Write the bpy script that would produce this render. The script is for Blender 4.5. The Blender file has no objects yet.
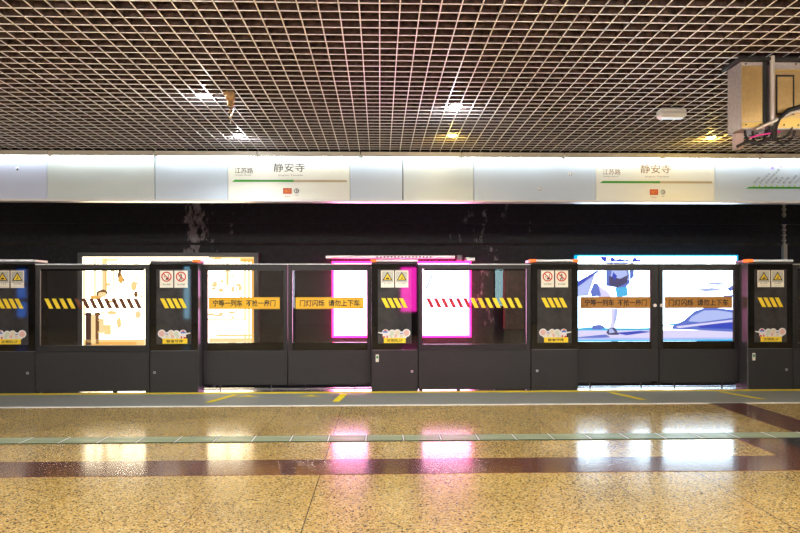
import bpy, math, random
from mathutils import Vector, Matrix
random.seed(4)
SC = bpy.context.scene
COL = SC.collection
PI = math.pi

# ------------------------------------------------------------------ materials
MATS = {}
def mat(name, col, rough=0.5, metal=0.0, emit=None, strength=0.0, coat=0.0, spec=0.5, noise=None):
    if name in MATS: return MATS[name]
    m = bpy.data.materials.new(name); m.use_nodes = True
    nt = m.node_tree; b = nt.nodes['Principled BSDF']
    b.inputs['Base Color'].default_value = (*col, 1)
    b.inputs['Roughness'].default_value = rough
    b.inputs['Metallic'].default_value = metal
    b.inputs['Specular IOR Level'].default_value = spec
    if coat:
        b.inputs['Coat Weight'].default_value = coat; b.inputs['Coat Roughness'].default_value = 0.03
    if emit:
        b.inputs['Emission Color'].default_value = (*emit, 1); b.inputs['Emission Strength'].default_value = strength
    if noise:
        sc, amt = noise
        tc = nt.nodes.new('ShaderNodeTexCoord'); n = nt.nodes.new('ShaderNodeTexNoise')
        n.inputs['Scale'].default_value = sc; n.inputs['Detail'].default_value = 5
        r = nt.nodes.new('ShaderNodeValToRGB')
        r.color_ramp.elements[0].position = 0.3; r.color_ramp.elements[1].position = 0.7
        r.color_ramp.elements[0].color = (*[max(0, c*(1-amt)) for c in col], 1)
        r.color_ramp.elements[1].color = (*[min(1, c*(1+amt)) for c in col], 1)
        nt.links.new(tc.outputs['Object'], n.inputs['Vector'])
        nt.links.new(n.outputs['Fac'], r.inputs['Fac']); nt.links.new(r.outputs['Color'], b.inputs['Base Color'])
    MATS[name] = m
    return m

def glass_mat(name, tint, refl=0.05):
    m = bpy.data.materials.new(name); m.use_nodes = True
    nt = m.node_tree; nt.nodes.clear()
    out = nt.nodes.new('ShaderNodeOutputMaterial'); mix = nt.nodes.new('ShaderNodeMixShader')
    tr = nt.nodes.new('ShaderNodeBsdfTransparent'); gl = nt.nodes.new('ShaderNodeBsdfGlossy')
    fr = nt.nodes.new('ShaderNodeFresnel'); fr.inputs['IOR'].default_value = 1.45
    tr.inputs['Color'].default_value = (*tint, 1)
    gl.inputs['Roughness'].default_value = 0.01; gl.inputs['Color'].default_value = (1, 1, 1, 1)
    nt.links.new(fr.outputs[0], mix.inputs[0]); nt.links.new(tr.outputs[0], mix.inputs[1]); nt.links.new(gl.outputs[0], mix.inputs[2])
    nt.links.new(mix.outputs[0], out.inputs['Surface'])
    MATS[name] = m
    return m

def emis(name, col, s):
    return mat(name, (0.02, 0.02, 0.02), 0.6, emit=col, strength=s)

# floor: terrazzo
def terrazzo(name, base, dark, light, joints=False):
    m = mat(name, base, 0.24, coat=0.0)
    nt = m.node_tree; b = nt.nodes['Principled BSDF']; L = nt.links
    b.inputs['Coat Weight'].default_value = 0.8; b.inputs['Coat Roughness'].default_value = 0.115
    tc = nt.nodes.new('ShaderNodeTexCoord')
    v = nt.nodes.new('ShaderNodeTexVoronoi'); v.inputs['Scale'].default_value = 125
    L.new(tc.outputs['Object'], v.inputs['Vector'])
    sep = nt.nodes.new('ShaderNodeSeparateColor'); L.new(v.outputs['Color'], sep.inputs[0])
    r = nt.nodes.new('ShaderNodeValToRGB'); cr = r.color_ramp
    cr.interpolation = 'CONSTANT'
    cr.elements[0].position = 0; cr.elements[0].color = (*dark, 1)
    cr.elements[1].position = 0.16; cr.elements[1].color = (*base, 1)
    e = cr.elements.new(0.45); e.color = (*[c*0.72 for c in base], 1)
    e = cr.elements.new(0.62); e.color = (*[min(1, c*1.25) for c in base], 1)
    e = cr.elements.new(0.88); e.color = (*light, 1)
    L.new(sep.outputs[0], r.inputs['Fac'])
    n = nt.nodes.new('ShaderNodeTexNoise'); n.inputs['Scale'].default_value = 1.3; n.inputs['Detail'].default_value = 3
    L.new(tc.outputs['Object'], n.inputs['Vector'])
    mr = nt.nodes.new('ShaderNodeMapRange'); mr.inputs[1].default_value = 0.3; mr.inputs[2].default_value = 0.7
    mr.inputs[3].default_value = 0.85; mr.inputs[4].default_value = 1.12
    L.new(n.outputs['Fac'], mr.inputs[0])
    mx = nt.nodes.new('ShaderNodeVectorMath'); mx.operation = 'SCALE'
    L.new(r.outputs['Color'], mx.inputs[0]); L.new(mr.outputs[0], mx.inputs['Scale'])
    last = mx.outputs[0]
    if joints:
        sx = nt.nodes.new('ShaderNodeSeparateXYZ'); L.new(tc.outputs['Object'], sx.inputs[0])
        def line(sock, period, off, w):
            a = nt.nodes.new('ShaderNodeMath'); a.operation = 'ADD'; a.inputs[1].default_value = off; L.new(sock, a.inputs[0])
            md = nt.nodes.new('ShaderNodeMath'); md.operation = 'FLOORED_MODULO'; md.inputs[1].default_value = period; L.new(a.outputs[0], md.inputs[0])
            lt = nt.nodes.new('ShaderNodeMath'); lt.operation = 'LESS_THAN'; lt.inputs[1].default_value = w; L.new(md.outputs[0], lt.inputs[0])
            return lt.outputs[0]
        l1 = line(sx.outputs[0], 2.38, 0.38 + 11.9, 0.0055)
        l2 = line(sx.outputs[0], 2.38, 0.97 + 11.9, 0.0055)
        ad = nt.nodes.new('ShaderNodeMath'); ad.operation = 'MAXIMUM'; L.new(l1, ad.inputs[0])
        hs = nt.nodes.new('ShaderNodeMath'); hs.operation = 'MULTIPLY'; hs.inputs[1].default_value = 0.5; L.new(l2, hs.inputs[0])
        L.new(hs.outputs[0], ad.inputs[1])
        mm = nt.nodes.new('ShaderNodeMix'); mm.data_type = 'RGBA'
        L.new(ad.outputs[0], mm.inputs[0]); L.new(last, mm.inputs[6]); mm.inputs[7].default_value = (0.05, 0.03, 0.015, 1)
        last = mm.outputs[2]
    L.new(last, b.inputs['Base Color'])
    return m

GOLD = terrazzo('gold_terrazzo', (0.60, 0.405, 0.125), (0.17, 0.08, 0.018), (0.80, 0.64, 0.32), True)
BROWN = terrazzo('red_brown_granite', (0.15, 0.050, 0.030), (0.09, 0.028, 0.018), (0.20, 0.08, 0.05))
BLACKG = terrazzo('blue_black_granite', (0.03, 0.035, 0.04), (0.008, 0.01, 0.012), (0.08, 0.09, 0.1))

# tunnel wall: near-black paint with pale flaking patches
def tunnel_wall():
    m = mat('tunnel_paint', (0.02, 0.021, 0.025), 0.55)
    nt = m.node_tree; b = nt.nodes['Principled BSDF']; L = nt.links
    tc = nt.nodes.new('ShaderNodeTexCoord')
    mp = nt.nodes.new('ShaderNodeMapping'); mp.inputs['Scale'].default_value = (3.2, 1, 1.5); L.new(tc.outputs['Object'], mp.inputs[0])
    n = nt.nodes.new('ShaderNodeTexNoise'); n.inputs['Scale'].default_value = 2.2; n.inputs['Detail'].default_value = 9; n.inputs['Roughness'].default_value = 0.7
    L.new(mp.outputs[0], n.inputs['Vector'])
    sx = nt.nodes.new('ShaderNodeSeparateXYZ'); L.new(tc.outputs['Object'], sx.inputs[0])
    def bump(c, w):
        s = nt.nodes.new('ShaderNodeMath'); s.operation = 'SUBTRACT'; s.inputs[1].default_value = c; L.new(sx.outputs[0], s.inputs[0])
        a = nt.nodes.new('ShaderNodeMath'); a.operation = 'ABSOLUTE'; L.new(s.outputs[0], a.inputs[0])
        r = nt.nodes.new('ShaderNodeMapRange'); r.inputs[1].default_value = 0; r.inputs[2].default_value = w; r.inputs[3].default_value = 1; r.inputs[4].default_value = 0
        L.new(a.outputs[0], r.inputs[0]); return r.outputs[0]
    a = nt.nodes.new('ShaderNodeMath'); a.operation = 'MAXIMUM'; L.new(bump(-3.1, 0.95), a.inputs[0])
    h = nt.nodes.new('ShaderNodeMath'); h.operation = 'MULTIPLY'; h.inputs[1].default_value = 0.72; L.new(bump(1.8, 1.0), h.inputs[0])
    L.new(h.outputs[0], a.inputs[1])
    s = nt.nodes.new('ShaderNodeMath'); s.operation = 'MULTIPLY_ADD'; s.inputs[1].default_value = 0.22; L.new(a.outputs[0], s.inputs[0]); L.new(n.outputs['Fac'], s.inputs[2])
    r = nt.nodes.new('ShaderNodeValToRGB'); cr = r.color_ramp
    cr.elements[0].position = 0.70; cr.elements[0].color = (0, 0, 0, 1); cr.elements[1].position = 0.78; cr.elements[1].color = (1, 1, 1, 1)
    L.new(s.outputs[0], r.inputs['Fac'])
    n2 = nt.nodes.new('ShaderNodeTexNoise'); n2.inputs['Scale'].default_value = 14; n2.inputs['Detail'].default_value = 6; L.new(tc.outputs['Object'], n2.inputs['Vector'])
    r2 = nt.nodes.new('ShaderNodeValToRGB'); r2.color_ramp.elements[0].color = (0.001, 0.0015, 0.004, 1); r2.color_ramp.elements[1].color = (0.011, 0.013, 0.024, 1)
    r2.color_ramp.elements[0].position = 0.35; r2.color_ramp.elements[1].position = 0.75
    L.new(n2.outputs['Fac'], r2.inputs['Fac'])
    mm = nt.nodes.new('ShaderNodeMix'); mm.data_type = 'RGBA'
    L.new(r.outputs['Color'], mm.inputs[0]); L.new(r2.outputs['Color'], mm.inputs[6]); mm.inputs[7].default_value = (0.28, 0.26, 0.27, 1)
    L.new(mm.outputs[2], b.inputs['Base Color'])
    return m
TUNNEL = tunnel_wall()

M_panel = mat('charcoal_sheet_metal', (0.021, 0.021, 0.023), 0.42, 0.3, noise=(60, 0.18))
M_frame = mat('dark_anodised_frame', (0.014, 0.014, 0.015), 0.35, 0.3)
M_black = mat('black_border_print', (0.003, 0.003, 0.0035), 0.03, coat=0.0)
M_skin = mat('added_matt_black', (0.006, 0.006, 0.006), 0.9, spec=0.05)
M_smoke = mat('smoked_glass_backing', (0.045, 0.044, 0.047), 0.04, noise=(7, 0.35))
M_alu = mat('brushed_aluminium', (0.55, 0.55, 0.56), 0.3, 0.9)
M_dalu = mat('grey_metal_side', (0.16, 0.16, 0.17), 0.33, 0.8)
M_orange = emis('orange_lamp_lens', (1.0, 0.10, 0.01), 1.5)
M_glass = glass_mat('clear_glass', (0.93, 0.935, 0.94))
M_stick = mat('sign_paper', (0.90, 0.88, 0.76), 0.5)
M_red = mat('sign_red', (0.62, 0.02, 0.02), 0.5)
M_ink = mat('sign_black', (0.01, 0.01, 0.01), 0.5)
M_yel = mat('hazard_yellow', (0.95, 0.70, 0.02), 0.5)
M_backlit_red = mat('hazard_backlit_red', (0.55, 0.015, 0.02), 0.5)  # yellow stripe tinted red, imitating the pink advert shining behind it
M_backlit_brown = mat('hazard_backlit_brown', (0.13, 0.035, 0.012), 0.5)  # yellow stripe darkened to brown, imitating backlight from the warm advert
M_tape = mat('sticker_amber', (0.85, 0.48, 0.015), 0.5)
M_backlit_ochre = mat('sticker_backlit_ochre', (0.50, 0.23, 0.03), 0.5)  # amber sticker darkened, imitating the lit blue advert behind it
M_white = mat('white_print', (0.8, 0.8, 0.78), 0.5)
M_cream = mat('pastel_cream', (0.75, 0.66, 0.50), 0.6)
M_pinkp = mat('pastel_pink', (0.75, 0.48, 0.42), 0.6)
M_greenp = mat('pastel_green', (0.62, 0.68, 0.55), 0.6)
M_bluep = mat('sticker_blue', (0.03, 0.16, 0.6), 0.5)
M_steel = mat('threshold_steel', (0.6, 0.6, 0.6), 0.2, 0.9, noise=(25, 0.12))
M_grip = mat('grey_platform_edge', (0.30, 0.31, 0.285), 0.3, 0.2, noise=(40, 0.15))
M_lineY = mat('yellow_line_paint', (0.85, 0.66, 0.01), 0.5)
M_lineW = mat('white_edge_strip', (0.82, 0.82, 0.8), 0.4)
M_tact = mat('pale_green_tactile', (0.03, 0.055, 0.02), 0.4, noise=(30, 0.1))
M_tactl = mat('tactile_ridge', (0.46, 0.54, 0.36), 0.25)
M_concrete = mat('dark_concrete', (0.035, 0.032, 0.03), 0.9, noise=(4, 0.4))
M_edge_lit = mat('lattice_edge_lit', (0.93, 0.93, 0.93), 0.4)
M_face_shaded = mat('lattice_face_shaded', (0.068, 0.045, 0.038), 0.6, noise=(28, 0.8))  # dark brown puts the shade on the blade sides into the colour
M_trim = mat('beige_trim', (0.52, 0.49, 0.41), 0.4)
M_backwall = mat('beige_wall_cladding', (0.40, 0.36, 0.30), 0.5, noise=(2, 0.1))

# ------------------------------------------------------------------ mesh builder
class MB:
    def __init__(s): s.v = []; s.f = []; s.m = []; s.mats = []; s.smooth = []
    def mi(s, m):
        if m not in s.mats: s.mats.append(m)
        return s.mats.index(m)
    def add(s, vs, fs, m, smooth=False):
        o = len(s.v); s.v += [tuple(v) for v in vs]; i = s.mi(m)
        for f in fs: s.f.append(tuple(o+k for k in f)); s.m.append(i); s.smooth.append(smooth)
    def box(s, x0, x1, y0, y1, z0, z1, m):
        vs = [(x0,y0,z0),(x1,y0,z0),(x1,y1,z0),(x0,y1,z0),(x0,y0,z1),(x1,y0,z1),(x1,y1,z1),(x0,y1,z1)]
        s.add(vs, [(0,3,2,1),(4,5,6,7),(0,1,5,4),(1,2,6,5),(2,3,7,6),(3,0,4,7)], m); return s
    def rbox(s, x0, x1, y0, y1, z0, z1, m, b=0.004):
        # box with chamfered edges
        cx, cy, cz = (x0+x1)/2, (y0+y1)/2, (z0+z1)/2; hx, hy, hz = (x1-x0)/2, (y1-y0)/2, (z1-z0)/2
        b = min(b, hx*0.45, hy*0.45, hz*0.45); vs = []; idx = {}
        for sx in (-1,1):
            for sy in (-1,1):
                for sz in (-1,1):
                    for a in range(3):
                        p = [sx*(hx-b), sy*(hy-b), sz*(hz-b)]
                        p[a] = (sx*hx, sy*hy, sz*hz)[a]
                        idx[(sx,sy,sz,a)] = len(vs); vs.append((cx+p[0], cy+p[1], cz+p[2]))
        fs = []
        for a in range(3):
            o = [k for k in range(3) if k != a]
            for sg in (-1,1):
                q = []
                for (u, w) in ((-1,-1),(1,-1),(1,1),(-1,1)):
                    k = [0,0,0]; k[a] = sg; k[o[0]] = u; k[o[1]] = w; q.append(idx[(*k, a)])
                fs.append(q if (sg == 1) == (a != 1) else q[::-1])
        for a in range(3):
            o = [k for k in range(3) if k != a]
            for u in (-1,1):
                for w in (-1,1):
                    k0 = [0,0,0]; k0[a] = -1; k0[o[0]] = u; k0[o[1]] = w; k1 = list(k0); k1[a] = 1
                    fs.append([idx[(*k0,o[0])], idx[(*k1,o[0])], idx[(*k1,o[1])], idx[(*k0,o[1])]])
        for sx in (-1,1):
            for sy in (-1,1):
                for sz in (-1,1): fs.append([idx[(sx,sy,sz,a)] for a in range(3)])
        s.add(vs, fs, m); return s
    def poly(s, pts, y, m, t=0.0):
        # flat polygon in the XZ plane, facing -Y
        n = len(pts)
        if t:
            vs = [(x, y, z) for x, z in pts] + [(x, y+t, z) for x, z in pts]
            fs = [tuple(range(n)), tuple(range(2*n-1, n-1, -1))] + [(k, n+k, n+(k+1) % n, (k+1) % n) for k in range(n)]
            s.add(vs, fs, m)
        else: s.add([(x, y, z) for x, z in pts], [tuple(range(n))], m)
        return s
    def rect(s, x0, x1, z0, z1, y, m, t=0.0): return s.poly([(x0,z0),(x1,z0),(x1,z1),(x0,z1)], y, m, t)
    def disc(s, cx, cz, r, y, m, n=20, rz=None):
        rz = rz or r
        return s.poly([(cx+r*math.cos(2*PI*k/n), cz+rz*math.sin(2*PI*k/n)) for k in range(n)], y, m)
    def ring(s, cx, cz, r0, r1, y, m, n=28):
        vs = []; fs = []
        for k in range(n):
            a = 2*PI*k/n; c, sn = math.cos(a), math.sin(a)
            vs += [(cx+r0*c, y, cz+r0*sn), (cx+r1*c, y, cz+r1*sn)]
            j = (k+1) % n; fs.append((2*k, 2*k+1, 2*j+1, 2*j))
        s.add(vs, fs, m); return s
    def tube(s, pts, r, m, n=8, cap=True):
        pts = [Vector(p) for p in pts]; vs = []; fs = []
        rs = r if isinstance(r, (list, tuple)) else [r]*len(pts)
        for i, p in enumerate(pts):
            d = (pts[min(i+1, len(pts)-1)] - pts[max(i-1, 0)]).normalized()
            u = d.cross(Vector((0.13, 0.21, 0.97)) if abs(d.z) < 0.9 else Vector((1, 0, 0))).normalized(); w = d.cross(u)
            for k in range(n):
                a = 2*PI*k/n; q = p + (u*math.cos(a) + w*math.sin(a))*rs[i]; vs.append(tuple(q))
        for i in range(len(pts)-1):
            for k in range(n):
                j = (k+1) % n; fs.append((i*n+k, i*n+j, (i+1)*n+j, (i+1)*n+k))
        s.add(vs, fs, m, True)
        if cap: s.add([vs[k] for k in range(n)], [tuple(range(n))[::-1]], m); s.add([vs[-n+k] for k in range(n)], [tuple(range(n))], m)
        return s
    def cyl(s, a, b, r, m, n=20): return s.tube([a, b], r, m, n)
    def text(s, body, cx, cz, y, h, m, w=None, rot=0.0, left=False, bold=0.0):
        cu = bpy.data.curves.new('t', 'FONT'); cu.body = body; cu.size = 1; cu.resolution_u = 2; cu.offset = bold
        o = bpy.data.objects.new('t', cu); COL.objects.link(o)
        dg = bpy.context.evaluated_depsgraph_get(); me = bpy.data.meshes.new_from_object(o.evaluated_get(dg))
        vs = [v.co.copy() for v in me.vertices]; fs = [tuple(p.vertices) for p in me.polygons]
        bpy.data.objects.remove(o); bpy.data.curves.remove(cu); bpy.data.meshes.remove(me)
        if not vs: return s
        x0 = min(v.x for v in vs); x1 = max(v.x for v in vs); y0 = min(v.y for v in vs); y1 = max(v.y for v in vs)
        ky = h/(y1-y0); kx = (w/(x1-x0)) if w else ky
        c, sn = math.cos(rot), math.sin(rot); out = []
        for v in vs:
            px = (v.x - (x0 if left else (x0+x1)/2))*kx; pz = (v.y - (y0+y1)/2)*ky
            out.append((cx + px*c - pz*sn, y, cz + px*sn + pz*c))
        s.add(out, fs, m); return s
    def build(s, name, parent=None, label=None):
        me = bpy.data.meshes.new(name); me.from_pydata(s.v, [], s.f)
        for m in s.mats: me.materials.append(m)
        me.polygons.foreach_set('material_index', s.m); me.polygons.foreach_set('use_smooth', s.smooth); me.update()
        o = bpy.data.objects.new(name, me); COL.objects.link(o)
        if parent: o.parent = parent
        if label: o['label'] = label
        return o

def tag(o, label, cat, group=None, kind=None):
    o['label'] = label; o['category'] = cat
    if group: o['group'] = group
    if kind: o['kind'] = kind
    return o
def struct(mb, name, parent=None):
    o = mb.build(name, parent); o['kind'] = 'structure'; return o
def thing(name, loc, label, cat, group=None):
    o = bpy.data.objects.new(name, None); COL.objects.link(o); o.location = loc; o.empty_display_size = 0.1
    return tag(o, label, cat, group)
def kids(o): return [c for c in COL.objects if c.parent == o]
def copy_tree(o, parent=None):
    c = o.copy(); COL.objects.link(c)
    if parent: c.parent = parent
    for ch in kids(o): copy_tree(ch, c)
    return c

# ------------------------------------------------------------------ levels
CEIL = 2.80         # underside of the open-cell ceiling
YF = 7.82           # front plane of the fixed screens
YD = 8.02           # front plane of the sliding doors
YW = 11.66          # tunnel wall
X0, X1 = -12.0, 12.0

# ------------------------------------------------------------------ the setting
f = MB(); f.box(X0, X1, -8, 6.85, -0.2, 0, GOLD); struct(f, 'floor')
f = MB(); f.box(X0, X1, 6.875, 7.68, -0.2, 0, M_grip); struct(f, 'floor.001')
f = MB(); f.box(X0, X1, 7.78, 8.14, -0.2, 0, M_steel)
for k in range(3): f.box(X0, X1, 8.00+0.04*k, 8.01+0.04*k, 0, 0.004, M_dalu)
struct(f, 'floor.002')
f = MB(); f.box(X0, X1, 8.14, YW+0.2, -1.4, -1.2, M_concrete); f.box(X0, X1, 8.14, 8.2, -1.2, -0.05, M_concrete); struct(f, 'floor.003')
f = MB(); f.box(X0, X1, 6.82, 6.875, -0.05, 0.003, M_lineW); struct(f, 'trim_1')
f = MB(); f.box(X0, X1, 7.68, 7.78, -0.05, 0.002, M_lineY); struct(f, 'trim_2')
# inlaid bands of darker stone
f = MB(); f.box(X0, 2.77, 4.27, 4.65, -0.02, 0.003, BROWN); f.box(2.77, 3.05, 4.27, 5.2, -0.02, 0.003, BROWN); f.box(3.05, 5.2, 4.27, 4.65, -0.02, 0.003, BROWN)
f.box(3.35, 3.72, 5.41, 6.85, -0.02, 0.003, BROWN); struct(f, 'trim_3')
f = MB(); f.box(3.05, 5.2, 4.65, 5.2, -0.02, 0.003, BLACKG); struct(f, 'trim_4')

t = MB(); t.box(X0, X1, 5.20, 5.41, -0.02, 0.005, M_tact)
k = -12.0
while k < 12.0:
    for j in range(4):
        yy = 5.222 + j*0.0485; t.box(k+0.012, k+0.278, yy, yy+0.028, 0.005, 0.0062, M_tactl)
    t.box(k+0.286, k+0.294, 5.20, 5.41, 0.005, 0.0066, M_lineW)
    k += 0.29
t = t.build('tactile_strip'); tag(t, 'pale green ribbed tactile guide strip running across the golden platform floor', 'tactile strip')

# yellow boarding marks on the grey platform edge
def mark(pts, label):
    m = MB(); n = len(pts); m.add([(x, y, 0.002) for x, y in pts], [tuple(range(n))], M_lineY)
    tag(m.build('floor_marking'), label, 'floor marking')
def diag(xa, xb, label, w=0.075):
    mark([(xa-w/2, 7.08), (xa+w/2, 7.08), (xb+w/2, 7.62), (xb-w/2, 7.62)], label)
diag(-1.78, -1.60, 'slanting yellow boarding line on the grey edge, left one before the amber-stickered doors')
diag(-0.46, -0.40, 'slanting yellow boarding line on the grey edge, right one before the amber-stickered doors')
diag(2.78, 2.60, 'slanting yellow boarding line on the grey edge, left one before the blue advert doors')
diag(4.05, 3.86, 'slanting yellow boarding line on the grey edge, right one before the blue advert doors')
for xx, lb in ((-1.45, 'small yellow arrow on the grey edge, left one before the amber-stickered doors'), (-0.76, 'small yellow arrow on the grey edge, right one before the amber-stickered doors')):
    mark([(xx-0.14, 7.44), (xx+0.14, 7.44), (xx+0.04, 7.50), (xx, 7.56), (xx-0.04, 7.50)], lb)

# tunnel wall
w = MB(); w.box(X0, X1, YW, YW+0.2, -1.4, 4.2, TUNNEL)
w.box(X0, X1, YW-0.03, YW, 1.935, 1.975, M_concrete); w.box(X0, X1, YW-0.06, YW, 2.30, 2.42, TUNNEL)
w.box(X0, X1, YW-0.16, YW, 0.02, 0.10, TUNNEL)
struct(w, 'wall_back')
w = MB(); w.box(X0-0.2, X0, -8, YW, -1.4, 4.2, M_backwall); struct(w, 'wall_left')
w = MB(); w.box(X1, X1+0.2, -8, YW, -1.4, 4.2, M_backwall); struct(w, 'wall_right')
w = MB(); w.box(X0, X1, -8.2, -8, -0.2, 4.2, M_backwall); struct(w, 'wall_front')
M_void = mat('black_void_paint', (0.004, 0.004, 0.004), 0.9)
c = MB(); c.box(X0, X1, -8, YW+0.2, 3.5, 3.7, M_void)
for k in range(8): c.box(X0, X1, -6+k*1.9, -5.8+k*1.9, 3.2, 3.5, M_void)
c.box(X0, X1, 8.2, 8.3, 2.75, 3.5, M_concrete)
ceil = struct(c, 'ceiling')
# open-cell lattice: white edges and dark faces stand in for lit and shaded blades
PXc, PYc, T = 0.1187, 0.1215, 0.0075
g = MB()
def blade(x0, x1, y0, y1):
    g.box(x0, x1, y0, y1, CEIL, CEIL+0.003, M_edge_lit)
    g.box(x0+0.001 if x1-x0 < 1 else x0, x1-0.001 if x1-x0 < 1 else x1, y0+0.001 if y1-y0 < 1 else y0, y1-0.001 if y1-y0 < 1 else y1, CEIL+0.003, CEIL+0.075, M_face_shaded)
nx = int(10/PXc)
for i in range(-nx, nx+1): blade(i*PXc-T/2, i*PXc+T/2, -7.9, 8.03)
j = 0
while 3.905 + j*PYc < 8.03: blade(-10, 10, 3.905+j*PYc-T/2, 3.905+j*PYc+T/2); j += 1
j = -1
while 3.905 + j*PYc > -7.9: blade(-10, 10, 3.905+j*PYc-T/2, 3.905+j*PYc+T/2); j -= 1
struct(g, 'ceiling.001')

# ------------------------------------------------------------------ fascia, signs, tubes
seams = [-6.19, -5.0, -3.814, -2.612, -1.424, -0.225, 0.961, 2.17, 3.365, 4.533, 5.72, 6.9]
M_trimdark = mat('trim_soffit', (0.3, 0.29, 0.26), 0.5)
for k in range(len(seams)-1):
    b = MB(); a, e = seams[k]+0.006, seams[k+1]-0.006
    b.box(a, e, 7.93, 8.2, 2.735, 2.772, M_trim); b.box(a, e, 7.93, 7.95, 2.716, 2.735, M_trim)
    struct(b, 'trim_%d' % (k+5))
r = MB(); r.box(-6.5, 7.2, 8.035, 8.19, 2.205, 2.228, mat('fascia_bottom_rail', (0.6, 0.58, 0.56), 0.35, 0.4))
struct(r, 'trim_16')

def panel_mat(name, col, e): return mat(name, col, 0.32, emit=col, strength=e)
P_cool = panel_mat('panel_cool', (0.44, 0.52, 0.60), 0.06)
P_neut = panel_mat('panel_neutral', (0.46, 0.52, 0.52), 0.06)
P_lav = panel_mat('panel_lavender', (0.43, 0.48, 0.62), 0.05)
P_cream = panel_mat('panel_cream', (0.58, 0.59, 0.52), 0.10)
I_dark = mat('station_ink', (0.03, 0.03, 0.03), 0.5); I_grey = mat('station_grey_ink', (0.10, 0.09, 0.08), 0.5)
I_brown = mat('station_brown_ink', (0.16, 0.09, 0.05), 0.5)
I_pale = mat('faded_print', (0.62, 0.60, 0.50), 0.5)
I_green = mat('line_green', (0.02, 0.27, 0.006), 0.4); I_tan = mat('line_tan', (0.42, 0.35, 0.22), 0.4)
I_org = mat('exit_orange', (0.42, 0.05, 0.0), 0.4); I_or2 = mat('exit_orange_light', (0.8, 0.3, 0.01), 0.4)
I_pur = mat('interchange_purple', (0.30, 0.12, 0.7), 0.4); I_blk = mat('interchange_grey', (0.15, 0.12, 0.10), 0.4)
SY = 8.05; ZB, ZT = 2.228, 2.73
blank = [(-6.4, -3.885, P_lav, 'pale lavender blank fascia panel at the far left'),
         (-3.880, -2.642, P_neut, 'blank greenish white fascia panel, first right of the lavender one'),
         (-2.630, -1.789, P_cool, 'narrow blank fascia panel just left of the left station name sign'),
         (-0.351, 0.266, P_cool, 'narrow blank fascia panel just right of the left station name sign'),
         (0.278, 1.112, P_neut, 'blank fascia panel above the pink advert, second right of the left name sign'),
         (1.120, 2.576, P_cool, 'wide pale blue blank fascia panel left of the right station name sign')]
for a, e, m, lb in blank:
    b = MB(); b.rbox(a, e, SY, SY+0.12, ZB, ZT, m, 0.003)
    o = b.build('fascia_panel'); tag(o, lb, 'panel')
    if m is P_lav:
        h = MB(); h.ring(-4.22, 2.57, 0.0, 0.012, SY-0.002, I_dark, 12); h.poly([(-4.25,2.58),(-4.235,2.60),(-4.20,2.605),(-4.21,2.59)], SY-0.002, M_white); h.build('scuff_mark', o)
    if a > 1:
        for sx, sz in ((1.90, 2.37), (2.27, 2.55)):
            h = MB(); h.disc(sx, sz, 0.022, SY-0.002, M_white, 9, 0.016); h.ring(sx+0.005, sz-0.006, 0.012, 0.018, SY-0.003, I_grey, 10); h.build('scuff_mark', o)

def station_sign(x0, x1, label, ink):
    t = thing('station_sign', ((x0+x1)/2, SY, ZB), label, 'sign', 'station name signs')
    W = x1-x0; h = W/2; b = MB(); b.rbox(-h+0.003, h-0.003, 0, 0.12, 0, ZT-ZB, P_cream, 0.003); b.build('panel', t)
    y = -0.002
    def X(px): return -h + (px-228)/(350-228)*W
    def Z(py): return (200.5-py)*8.08/680
    n = MB(); n.text('静安寺', X(289), Z(168.5), y, 0.105, ink, w=0.37, bold=0.006); n.text("Jing'an Temple", X(290.5), Z(176.4), y, 0.022, I_grey, w=0.29)
    n.build('station_name', t)
    n = MB(); n.text('江苏路', X(244), Z(171.7), y, 0.068, ink, w=0.215, bold=0.004); n.build('next_station_name', t); n = MB(); n.text('Jiangsu Road', X(243), Z(176.3), y, 0.020, I_grey, w=0.18)
    n.build('next_station_spelling', t); n = MB(); n.text('下一站 To', X(240), Z(165), y, 0.022, I_grey, w=0.12); n.build('next_station_caption', t)
    n = MB(); n.text('上一站', X(337), Z(172), y, 0.05, I_pale, w=0.16); n.build('faded_name', t)
    n = MB(); n.poly([(X(232), Z(183)), (X(293.5), Z(183)), (X(293.5), Z(180.8)), (X(235), Z(180.8))], y, I_green); n.rect(X(293.5), X(347), Z(183), Z(180.8), y-0.0002, I_tan); n.build('direction_bar', t)
    n = MB(); n.rect(X(283), X(291.7), Z(194.8), Z(189), y, I_org); n.text('出口', X(287.3), Z(191.9), y-0.001, 0.035, I_or2, w=0.06); n.text('Exit', X(287.5), Z(197.2), y, 0.015, I_org, w=0.06); n.build('exit_symbol', t)
    n = MB(); n.ring(X(296.6), Z(191.8), 0.021, 0.029, y, I_dark, 24); n.rect(X(296.6)-0.004, X(296.6)+0.004, Z(193.4), Z(190.2), y, I_dark); n.rect(X(296.6)-0.004, X(296.6)+0.02, Z(192.2), Z(191.4), y, I_dark)
    n.text('地铁', X(296.6), Z(196), y, 0.013, I_grey, w=0.035); n.build('metro_symbol', t)
    return t
station_sign(-1.786, -0.354, 'cream backlit station name sign with green bar, above the amber-stickered doors', I_dark)
station_sign(2.579, 4.021, 'cream backlit station name sign with green bar, above the blue advert doors', I_brown)
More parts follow.
